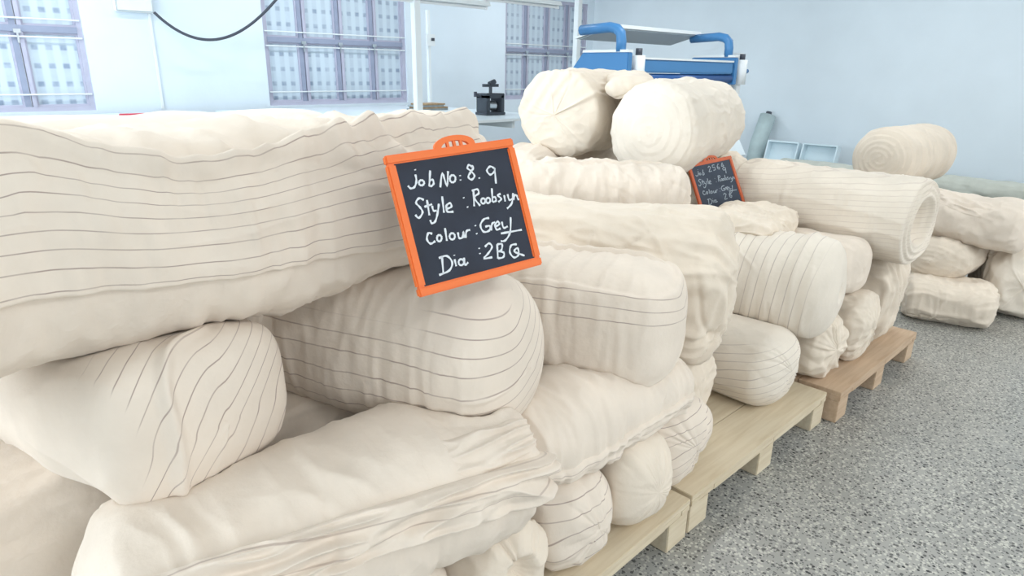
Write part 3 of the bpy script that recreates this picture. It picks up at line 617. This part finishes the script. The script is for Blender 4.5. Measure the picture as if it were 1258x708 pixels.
roll_thing('under_left', 'roll on the pale pallet hidden underneath the sash roll')
# middle stack
r, root = roll_thing('cream_end', 'roll with a cream wrapped end, on top of the middle stack before the windows', 'calico_cream')
tip = Roll((2.92, 2.14, 1.41), (3.30, 2.45, 1.475), .12, .05, capA=.06, capB=.1, pB=1.8, seed=52, nu=60, nt=70, lump=.01, wr=[(.010, 6, 16, 1.2, .9)], creases=8, solid=False)
roll_obj(tip, 'folded_corner', MATS['calico_cream'], root)
roll_thing('round_end', 'roll with a full round spiral end, on top of the middle stack', 'calico_white', body='roll_body')
r, root = roll_thing('wrinkled', 'wrinkled roll under the two top rolls of the middle stack')
band(r, 'slanting_fold', MATS['calico'], root, .02, .75, lambda t: dg(150 - 60 * t), lambda t: dg(122 - 62 * t), off=.012, na=110, nt=36, folds=(1.6, .007), seed=14, edge=.2)
roll_thing('under_cream', 'roll hidden under the cream wrapped roll of the middle stack')
roll_thing('behind_board', 'crumpled roll that the small far chalkboard leans on', 'calico_cream')
# far stack
roll_thing('open_roll', 'finely striped roll with an open wound end, topmost above the tan pallet', 'calico_fine')
r, root = roll_thing('dimple_roll', 'fat white roll with hoop stripes and a dimpled end, above the pallets', 'calico_white')
roll_thing('lower_roll', 'round white roll end with fine stripes, on the bare pale deck', 'calico_white')
roll_thing('small_bundle', 'crumpled little bundle at the joint of pale and tan pallets', 'calico_cream')
roll_thing('end_bundle', 'pleated bundle end in the middle of the tan pallet', 'calico_cream')
roll_thing('mid_roll', 'plain roll between the dimpled roll and the open wound roll')
r, root = roll_thing('corner_roll', 'tall gathered roll end on the outer corner of the tan pallet', 'calico_cream')
roll_thing('crumple', 'crumpled loose cloth roll in front of the small far chalkboard', 'calico_cream')
# floor stack
roll_thing('spiral_top', 'roll with a domed spiral end, topmost of the floor stack', 'calico_cream')
r, root = roll_thing('leaning_roll', 'wide roll with twisted wrapping, under the spiral roll of the floor stack')
band(r, 'twisted_wrap', MATS['calico'], root, .10, .8, lambda t: dg(70 + 50 * t), lambda t: dg(-5 + 60 * t), off=.004, na=100, nt=60, folds=(3.2, .018), seed=15, edge=.3, fade=.3)
roll_thing('oval_end', 'oval flattened roll end with a small nipple, in the floor stack', 'calico_cream')
roll_thing('flat_roll', 'flat limp roll lying on the terrazzo under the oval end', 'calico_cream')
roll_thing('flat_core', 'flattened roll at the bottom of the floor stack, behind the limp one')
r, root = roll_thing('loose_heap', 'loosely bunched roll with hanging cloth on the terrazzo floor', 'calico_white')
roll_thing('grey_floor', 'thin greyish roll on the floor beside the pale plastic trays', 'calico_grey')
roll_thing('far_floor', 'long thin roll on the floor along the blue end wall', 'calico_grey')
roll_thing('left_base', 'flat roll on the first pallet below the plain rolls'); roll_thing('left_base2', 'flat roll on the first pallet nearest the sash roll'); roll_thing('left_mid', 'flat roll below the rear left roll')
roll_thing('rear_base', 'roll on the floor at the back of the middle stack'); roll_thing('rear_mid', 'second roll up at the back of the middle stack')
# ------------------------------------------------------------------ chalkboards
mat('orange_plastic', srgb(240, 118, 52), .4); mat('dull_orange', srgb(206, 104, 66), .45)
mat('slate', srgb(38, 44, 58), .65, noise=.25, nscale=9); mat('slate_grey', srgb(58, 68, 84), .6, noise=.25, nscale=9)
mat('chalk', srgb(226, 230, 234), .9); mat('chalk_faint', srgb(168, 180, 190), .9)
WRITING = [[(0.184,0.843),(0.18,0.797),(0.156,0.758),(0.126,0.753),(0.113,0.774)],
[(0.191,0.879),(0.192,0.871)],
[(0.224,0.794),(0.231,0.785),(0.231,0.774),(0.223,0.764),(0.211,0.76),(0.2,0.764),(0.194,0.773),(0.196,0.785),(0.204,0.794),(0.216,0.797),(0.227,0.792)],
[(0.297,0.854),(0.262,0.746)],
[(0.272,0.782),(0.297,0.788),(0.299,0.759),(0.277,0.744),(0.263,0.75)],
[(0.34,0.724),(0.381,0.822),(0.391,0.725),(0.427,0.829)],
[(0.462,0.793),(0.47,0.78),(0.468,0.764),(0.459,0.75),(0.444,0.744),(0.432,0.748),(0.425,0.762),(0.428,0.778),(0.439,0.792),(0.453,0.796),(0.465,0.79)],
[(0.51,0.787),(0.51,0.779)],
[(0.505,0.755),(0.505,0.747)],
[(0.62,0.831),(0.598,0.85),(0.58,0.829),(0.602,0.803),(0.621,0.764),(0.589,0.74),(0.571,0.766),(0.601,0.799),(0.627,0.824),(0.617,0.843)],
[(0.653,0.746),(0.655,0.737)],
[(0.794,0.794),(0.764,0.814),(0.729,0.788),(0.748,0.753),(0.788,0.771),(0.796,0.794),(0.777,0.68)],
[(0.199,0.657),(0.169,0.675),(0.139,0.648),(0.159,0.611),(0.168,0.573),(0.132,0.54),(0.113,0.567)],
[(0.221,0.653),(0.211,0.544)],
[(0.19,0.609),(0.25,0.617)],
[(0.247,0.606),(0.249,0.571),(0.272,0.567)],
[(0.3,0.612),(0.276,0.553),(0.243,0.495),(0.214,0.486),(0.209,0.51)],
[(0.337,0.659),(0.321,0.542)],
[(0.344,0.565),(0.386,0.573),(0.384,0.601),(0.351,0.587),(0.348,0.545),(0.393,0.536)],
[(0.495,0.624),(0.497,0.616)],
[(0.507,0.553),(0.509,0.544)],
[(0.585,0.66),(0.56,0.545)],
[(0.571,0.658),(0.616,0.664),(0.62,0.632),(0.577,0.607),(0.608,0.54)],
[(0.651,0.587),(0.657,0.578),(0.656,0.565),(0.649,0.555),(0.638,0.551),(0.628,0.555),(0.623,0.565),(0.625,0.577),(0.633,0.587),(0.644,0.59),(0.654,0.585)],
[(0.692,0.584),(0.698,0.575),(0.697,0.562),(0.689,0.552),(0.678,0.548),(0.668,0.551),(0.663,0.562),(0.665,0.574),(0.674,0.584),(0.685,0.587),(0.694,0.582)],
[(0.734,0.651),(0.713,0.549)],
[(0.717,0.581),(0.742,0.583),(0.744,0.554),(0.715,0.549)],
[(0.795,0.598),(0.767,0.592),(0.79,0.56),(0.76,0.541)],
[(0.821,0.583),(0.817,0.535)],
[(0.851,0.586),(0.853,0.541),(0.881,0.544)],
[(0.899,0.586),(0.869,0.513),(0.818,0.479)],
[(0.888,0.534),(0.908,0.566),(0.925,0.561),(0.929,0.531),(0.958,0.543)],
[(0.198,0.412),(0.172,0.423),(0.151,0.383),(0.169,0.347),(0.207,0.358)],
[(0.253,0.391),(0.259,0.38),(0.257,0.366),(0.249,0.354),(0.238,0.349),(0.228,0.354),(0.223,0.366),(0.226,0.38),(0.234,0.391),(0.246,0.394),(0.255,0.388)],
[(0.3,0.433),(0.291,0.341)],
[(0.351,0.384),(0.358,0.373),(0.357,0.358),(0.348,0.346),(0.335,0.342),(0.324,0.347),(0.318,0.359),(0.32,0.373),(0.33,0.384),(0.343,0.387),(0.354,0.381)],
[(0.388,0.384),(0.386,0.343),(0.412,0.341),(0.429,0.379),(0.427,0.334)],
[(0.435,0.332),(0.454,0.378),(0.484,0.382)],
[(0.532,0.408),(0.534,0.4)],
[(0.527,0.349),(0.529,0.34)],
[(0.655,0.438),(0.611,0.437),(0.572,0.398),(0.585,0.347),(0.631,0.347),(0.646,0.379),(0.607,0.381)],
[(0.647,0.344),(0.667,0.391),(0.695,0.398)],
[(0.691,0.366),(0.723,0.376),(0.718,0.399),(0.687,0.377),(0.693,0.341),(0.726,0.344)],
[(0.749,0.391),(0.752,0.343),(0.788,0.348)],
[(0.83,0.41),(0.797,0.302),(0.743,0.249),(0.703,0.25)],
[(0.718,0.306),(0.898,0.298)],
[(0.228,0.245),(0.206,0.116)],
[(0.202,0.235),(0.263,0.237),(0.291,0.183),(0.255,0.132),(0.174,0.118)],
[(0.314,0.201),(0.313,0.149)],
[(0.319,0.232),(0.319,0.226)],
[(0.37,0.186),(0.377,0.176),(0.377,0.162),(0.368,0.151),(0.355,0.147),(0.343,0.152),(0.337,0.164),(0.34,0.178),(0.349,0.188),(0.362,0.19),(0.373,0.184)],
[(0.386,0.196),(0.382,0.143),(0.409,0.156)],
[(0.519,0.239),(0.519,0.231)],
[(0.515,0.201),(0.515,0.193)],
[(0.566,0.236),(0.604,0.255),(0.622,0.224),(0.58,0.184),(0.537,0.155),(0.604,0.149)],
[(0.667,0.234),(0.646,0.129)],
[(0.667,0.233),(0.706,0.226),(0.69,0.184),(0.66,0.182),(0.704,0.162),(0.691,0.129),(0.646,0.131)],
[(0.827,0.199),(0.779,0.201),(0.754,0.152),(0.779,0.106),(0.822,0.12),(0.826,0.17),(0.791,0.152),(0.822,0.128),(0.869,0.1)]]
def ribbon(bm, pts, w, z):
    pts = [Vector((p[0], p[1], 0)) for p in pts]
    # smooth the stroke
    fine = []
    for i in range(len(pts) - 1):
        p0, p1, p2, p3 = pts[max(i - 1, 0)], pts[i], pts[i + 1], pts[min(i + 2, len(pts) - 1)]
        for k in range(4):
            t = k / 4; fine.append(.5 * ((2 * p1) + (p2 - p0) * t + (2 * p0 - 5 * p1 + 4 * p2 - p3) * t * t + (3 * p1 - p0 - 3 * p2 + p3) * t ** 3))
    fine.append(pts[-1]); up, lo = [], []
    for i, p in enumerate(fine):
        d = fine[min(i + 1, len(fine) - 1)] - fine[max(i - 1, 0)]
        if d.length < 1e-6: d = Vector((0, 1, 0))
        d.normalize(); n = Vector((-d.y, d.x, 0)) * w * (.5 + .12 * math.sin(i * 1.7))
        up.append(bm.verts.new((p.x + n.x, p.y + n.y, z))); lo.append(bm.verts.new((p.x - n.x, p.y - n.y, z)))
    for i in range(len(fine) - 1): bm.faces.new((up[i], lo[i], lo[i + 1], up[i + 1]))
    for a in (0, -1):      # round the stroke ends a little
        pass
def chalkboard(c, right, up, w, h, strokes, label, m_frame, m_slate, m_chalk, bar=.019):
    u = Vector(right).normalized(); v = Vector(up); v = (v - u * v.dot(u)).normalized(); n = u.cross(v)
    root = empty('chalkboard'); root.matrix_world = Matrix.Translation(Vector(c)) @ Matrix((u, v, n)).transposed().to_4x4(); tag(root, label, 'chalkboard', 'chalkboards with job details')
    fr = MB(); a, b = w / 2, h / 2
    for lo, hi in (((-a, b - bar, -.008), (a, b, .008)), ((-a, -b, -.008), (a, -b + bar, .008)), ((-a, -b + bar, -.008), (-a + bar, b - bar, .008)), ((a - bar, -b + bar, -.008), (a, b - bar, .008))):
        MB().box(lo, hi).build('frame_rail', m_frame, root, bevel=.003)
    MB().box((-a + bar * .8, -b + bar * .8, -.005), (a - bar * .8, b - bar * .8, .0035)).build('slate', m_slate, root)
    hd = MB(); hw, hh, N = w * .16, h * .085, 16      # arched hanger with openings
    out = [(hw * math.cos(math.pi * k / N), hh * math.sin(math.pi * k / N) ** .8) for k in range(N + 1)]; inn = [(hw * .68 * math.cos(math.pi * k / N), hh * .55 * math.sin(math.pi * k / N)) for k in range(N + 1)]
    for i in range(N):
        q = [out[i], out[i + 1], inn[i + 1], inn[i]]; vs = [[hd.bm.verts.new((x + w * .03, y + b - .001, z)) for x, y in q] for z in (-.004, .004)]
        for A in vs: hd.bm.faces.new(A)
        for j in range(4): hd.bm.faces.new((vs[0][j], vs[0][(j + 1) % 4], vs[1][(j + 1) % 4], vs[1][j]))
    bmesh.ops.remove_doubles(hd.bm, verts=hd.bm.verts, dist=1e-5); hd.build('hanger', m_frame, root)
    for k in (-.33, 0, .33): MB().box((w * .03 + hw * k - .003, b - .001, -.003), (w * .03 + hw * k + .003, b + hh * .5, .003)).build('hanger_rib', m_frame, root)
    bm = bmesh.new()
    for s in strokes: ribbon(bm, [((p[0] - .5) * w, (p[1] - .5) * h) for p in s], .0042, .0042)
    me = bpy.data.meshes.new('chalk_writing'); bm.to_mesh(me); bm.free(); link('chalk_writing', me, m_chalk, root)['kind'] = 'stuff'
    return root
chalkboard((.896, 1.062, 1.208), (.986, -.151, .068), (-.011, .347, .938), .312, .291, WRITING, 'orange framed chalkboard reading job no 8.9, leaning on the striped rolls', MATS['orange_plastic'], MATS['slate'], MATS['chalk'])
DIG = {'2': [[(0, .75), (.3, 1), (.6, .75), (.3, .4), (0, 0), (.65, .05)]], '5': [[(.6, 1), (.1, 1), (.05, .6), (.5, .55), (.5, .1), (0, .05)]], '6': [[(.5, 1), (.1, .6), (.05, .2), (.35, 0), (.55, .3), (.1, .45)]], '4': [[(.45, 1), (.0, .4), (.65, .4)], [(.45, .75), (.45, 0)]]}
def num(txt, x, y, dx, sx, sy, slope=.1): return [[(x + i * dx + q[0] * sx, y + i * dx * slope + q[1] * sy) for q in st] for i, ch in enumerate(txt) for st in DIG[ch]]
far = [[(q[0], .10 + q[1] * .88) for q in st] for k, st in enumerate(WRITING)]
far = far[:5] + num('2564', .42, .79, .10, .09, .10, .05) + far[11:12] + far[12:46] + far[46:52] + num('26', .58, .24, .12, .09, .11, .05)
chalkboard((3.275, 1.79, .92), (.94, -.321, .119), (.041, .45, .892), .30, .30, far, 'small far chalkboard with a dull orange frame, leaning at the middle stack', MATS['dull_orange'], MATS['slate_grey'], MATS['chalk_faint'])

# ------------------------------------------------------------------ inspection tables, posts, tube lamps
def table(x0, x1, y0, y1, z, label):
    r = tag(empty('inspection_table', (x0, y0, 0)), label, 'table', 'white tables under the windows'); Lx, Ly = x1 - x0, y1 - y0
    MB().box((0, 0, z - .03), (Lx, Ly, z)).build('table_top', MATS['table_top'], r, bevel=.004)
    MB().box((0, -.006, z - .035), (Lx, -.0005, z - .004)).build('front_edge', MATS['plywood'] if 'wooden' in label else MATS['white_enamel'], r)
    for x in (.06, Lx / 2, Lx - .06):
        for y in (.06, Ly - .06): MB().box((x - .03, y - .03, 0), (x + .03, y + .03, z - .0305)).build('leg', MATS['white_enamel'], r)
    MB().box((.03, .12, .42), (Lx - .03, Ly - .12, .45)).build('lower_shelf', MATS['white_enamel'], r)
    for x in (Lx * .25, Lx * .75): MB().box((x - .02, .05, z - .12), (x + .02, Ly - .05, z - .0305)).build('cross_rail', MATS['white_enamel'], r)
    return r
TZ = .97
table(3.3, 6.4, 5.75, 8.85, TZ, 'long white inspection table inside the lamp frame under the windows')
table(-1.2, 3.1, 6.2, 8.85, TZ, 'white table with a wooden front edge under the first window')
def post(x, y, z0, z1, w, label):
    r = tag(empty('steel_post', (x, y, z0)), label, 'post', 'white posts of the lamp frame')
    MB().box((-w / 2, -w / 2, 0), (w / 2, w / 2, z1 - z0)).build('shaft', MATS['white_enamel'], r, bevel=.004)
    MB().box((-w, -w, 0), (w, w, .012)).build('foot_plate', MATS['white_enamel'], r)
    return r
post(4.42, 6.05, TZ + .001, 2.47, .075, 'white square post rising from the table in front of the windows')
post(7.0, 6.05, .001, 2.47, .075, 'white square post between the last window and the blue machine')
pr = post(6.28, 8.30, TZ + .001, 2.32, .05, 'thinner rear post with a small switch on the table')
MB().box((-.06, -.045, .86), (.09, -.026, 1.02)).build('switch_box', MATS['white_enamel'], pr); MB().box((.02, -.06, .93), (.07, -.0455, .97)).build('switch', MATS['black_rubber'], pr)
b = tag(empty('lamp_beam', (4.3, 6.05, 2.472)), 'white beam across the post tops that carries the tube lamps', 'beam')
MB().box((-1.6, -.03, 0), (2.75, .03, .05)).build('rail', MATS['white_enamel'], b); MB().box((.09, .03, 0), (.15, 2.3, .05)).build('cross_rail', MATS['white_enamel'], b); MB().box((2.67, .03, 0), (2.73, 2.3, .05)).build('cross_rail', MATS['white_enamel'], b)
def tube_lamp(x0, x1, y, z, label, zh):
    r = tag(empty('tube_lamp', (x0, y, z)), label, 'light', 'tube lamps on the frame'); L_ = x1 - x0
    MB().prism([(-.07, 0), (.07, 0), (.04, .05), (-.04, .05)], 0, 0, L_).build('reflector', MATS['white_enamel'], r)
    MB().tube([(.03, 0, -.018), (L_ - .03, 0, -.018)], .016, 10).build('tube', MATS['lamp_housing'], r)
    for x in (.02, L_ - .02): MB().box((x - .015, -.018, -.036), (x + .015, .018, -.001)).build('lamp_holder', MATS['lamp_housing'], r)
    for x in (.2, L_ - .2): MB().tube([(x, 0, .05), (x, 0, zh - z)], .006, 6).build('hanger_rod', MATS['steel'], r)
tube_lamp(3.85, 5.42, 6.05, 2.19, 'white tube lamp hanging beside the square table post', 2.472)
tube_lamp(5.35, 6.62, 6.05, 2.28, 'white tube lamp hanging before the last window', 2.472)
# small cast machine and samples on the table
r = tag(empty('sample_cutter', (5.75, 6.35, TZ + .001)), 'small dark cast iron machine with a hand crank on the white table', 'machine')
MB().box((-.16, -.11, 0), (.16, .11, .035)).box((-.15, -.1, .035), (-.09, .1, .24)).box((.09, -.1, .035), (.15, .1, .24)).box((-.15, -.1, .2), (.15, .1, .26)).build('housing', MATS['machine_iron'], r, bevel=.006)
MB().tube([(-.06, 0, .11), (.06, 0, .11)], .06, 16).build('drum', MATS['steel'], r)
MB().tube([(0, 0, .26), (0, 0, .36)], .022, 10).box((-.12, -.02, .335), (.12, .02, .37)).tube([(-.02, 0, .37), (.07, 0, .40)], .03, 10).build('press_head', MATS['machine_iron'], r)
MB().tube([(-.16, 0, .22), (-.25, 0, .25)], .014, 8).tube([(-.25, 0, .22), (-.25, 0, .28)], .02, 8).build('crank', MATS['black_rubber'], r)
mat('tan_cloth', srgb(176, 150, 118), .8, noise=.2, nscale=20); mat('grey_cloth', srgb(158, 168, 172), .8, noise=.15, nscale=20)
r = tag(empty('fabric_samples', (5.72, 7.6, TZ + .001)), 'little pile of folded tan and grey samples on the white table', 'fabric pile')
for k, (dx, mm) in enumerate(((0, 'grey_cloth'), (.02, 'tan_cloth'), (-.03, 'grey_cloth'), (.01, 'tan_cloth'))):
    MB().box((-.27 + dx + k * .02, -.14, k * .022 + .0005 * k), (.25 + dx - k * .02, .14, k * .022 + .0215 + .0005 * k)).build('folded_sample', MATS[mm], r, bevel=.008)
mat('red_tape', srgb(206, 72, 92), .6)
tag(MB().box((2.05, 8.2, TZ + .001), (2.35, 8.26, TZ + .03)).build('ribbon_strip', MATS['red_tape'], bevel=.006), 'thin red ribbon strip lying on the table under the first window', 'ribbon')
# wall box, conduit and the black cable
r = tag(empty('junction_box', (2.56, 8.999, 2.08)), 'white junction box on the window wall with a thin conduit below', 'electrical box')
MB().box((-.2, -.09, 0), (.2, 0, .42)).build('box', MATS['white_enamel'], r, bevel=.008); MB().box((-.19, -.098, .01), (.19, -.0905, .41)).build('cover', MATS['wall_paint_end'], r, bevel=.004)
MB().box((.15, -.02, -1.08), (.18, -.001, -.001)).build('conduit', MATS['white_enamel'], r)
pts = [(2.75 + 1.5 * t, 8.88 - .5 * t, 2.09 - 1.62 * t * (1 - t) * (1.12 - .35 * t) + .45 * t ** 1.6) for t in [i / 40 for i in range(41)]]
tag(MB().tube(pts, .017, 10).build('power_cable', MATS['black_rubber'], smooth=True), 'slack black cable drooping from the wall box between the windows', 'cable')

# ------------------------------------------------------------------ blue fabric inspection machine
r = tag(empty('inspection_machine', (5.4, 3.8, 0)), 'blue and white fabric inspection machine with a lamp canopy, behind the middle stack', 'machine')
def mp(mb, name, m, **k):
    o = mb.build(name, m, **k); o.data.transform(Matrix.Translation((-5.4, -3.8, 0))); o.parent = r; return o
for x in (4.60, 6.34):
    mp(MB().prism([(3.46, .0), (3.58, .0), (3.62, 1.45), (3.46, 1.45)], 0, x - .04, x + .04), 'side_leg', MATS['white_enamel'])
    mp(MB().prism([(3.95, .0), (4.1, .0), (4.05, 1.0), (3.95, 1.0)], 0, x - .04, x + .04), 'rear_leg', MATS['white_enamel'])
    mp(MB().prism([(3.40, 1.40), (4.10, 1.40), (3.88, 1.655), (3.40, 1.655)], 0, x - .03, x + .03), 'cheek_panel', MATS['blue_enamel'], bevel=.006)
    mp(MB().prism([(3.40, 1.656), (3.88, 1.656), (3.87, 1.676), (3.40, 1.676)], 0, x - .035, x + .035), 'cheek_trim', MATS['white_enamel'])
    arc = [(x, 3.50, 1.66), (x, 3.50, 1.74), (x, 3.51, 1.80), (x, 3.55, 1.835), (x, 3.62, 1.85), (x, 3.93, 1.835)]
    mp(MB().tube(arc, .042, 10), 'canopy_arm', MATS['blue_enamel'], smooth=True)
    mp(MB().tube([(x + .14, 3.42, 1.40), (x + .14, 3.42, 1.635)], .055, 14), 'bearing_post', MATS['white_enamel'], smooth=True)
    mp(MB().tube([(x + .14, 3.42, 1.635), (x + .14, 3.42, 1.69)], .028, 10), 'knob', MATS['black_rubber'], smooth=True)
mp(MB().prism([(3.86, 1.875), (3.865, 1.905), (4.22, 1.80), (4.22, 1.785)], 0, 4.86, 6.40), 'lamp_canopy', MATS['white_enamel'])
mat('canopy_grey', srgb(176, 188, 198), .5)
mp(MB().prism([(3.88, 1.862), (3.88, 1.868), (4.20, 1.784), (4.20, 1.778)], 0, 4.89, 6.37), 'diffuser', MATS['canopy_grey'])
mp(MB().box((4.80, 3.40, 1.50), (6.28, 3.58, 1.605)), 'roller_guard', MATS['blue_enamel'], bevel=.01)
mp(MB().box((4.80, 3.395, 1.606), (6.28, 3.57, 1.622)), 'guard_trim', MATS['white_enamel'])
mp(MB().tube([(4.64, 3.44, 1.455), (6.30, 3.44, 1.455)], .04, 14), 'roller', MATS['dark_blue'], smooth=True)
mp(MB().prism([(3.60, 1.42), (3.63, 1.42), (3.20, .72), (3.17, .74)], 0, 4.66, 6.30), 'viewing_board', MATS['table_top'])
mp(MB().box((4.65, 3.40, .30), (6.29, 4.0, .36)), 'tie_beam', MATS['white_enamel'])
mp(MB().box((6.46, 3.44, 1.30), (6.54, 3.56, 1.70)), 'control_post', MATS['white_enamel']); mp(MB().box((6.381, 3.47, 1.4), (6.459, 3.53, 1.5)), 'bracket', MATS['blue_enamel'])
mp(MB().tube([(6.541, 3.5, 1.53), (6.60, 3.5, 1.53)], .085, 16), 'hand_wheel', MATS['dark_blue'], smooth=True); mp(MB().tube([(6.60, 3.5, 1.53), (6.76, 3.5, 1.53)], .022, 10), 'wheel_shaft', MATS['blue_enamel'], smooth=True)

# ------------------------------------------------------------------ by the end wall
mat('grey_tube', srgb(186, 204, 206), .5, noise=.08); mat('tray_white', srgb(222, 240, 248), .25)
r = tag(empty('wrapped_tube', (10.45, 5.12, 0)), 'grey wrapped tube standing against the blue end wall', 'tube')
MB().tube([(0, 0, .001), (.12, 0, .45), (.29, -.02, .86)], [.13, .13, .125], 20).build('sleeve', MATS['grey_tube'], r, smooth=True); MB().tube([(.29, -.02, .861), (.31, -.02, .92)], [.05, .045], 12).build('plug', MATS['black_rubber'], r)
def tray(y0, y1, label, x=10.35, h=.50):
    r = tag(empty('plastic_tray', (x, (y0 + y1) / 2, 0)), label, 'tray', 'pale plastic trays by the end wall'); w = (y1 - y0) / 2
    rot = Matrix.Rotation(rad_(14), 3, 'Y'); 
    mb = MB(); t = .02
    mb.box((0, -w, .01), (t, w, h))
    MB().box((0, -w, .01), (t, w, h), rot, (0, 0, 0)).build('bottom', MATS['tray_white'], r)
    for lo, hi in (((-.13, -w, .01), (0, -w + t, h)), ((-.13, w - t, .01), (0, w, h)), ((-.13, -w + t, h - t), (0, w - t, h)), ((-.13, -w + t, .01), (0, w - t, .03))):
        MB().box(lo, hi, rot, (0, 0, 0)).build('side', MATS['tray_white'], r)
    mb.bm.free()
rad_ = math.radians
tray(4.36, 4.86, 'pale blue plastic tray leaning on the end wall beside the grey tube'); tray(3.78, 4.30, 'pale blue plastic tray behind the thin greyish floor roll')
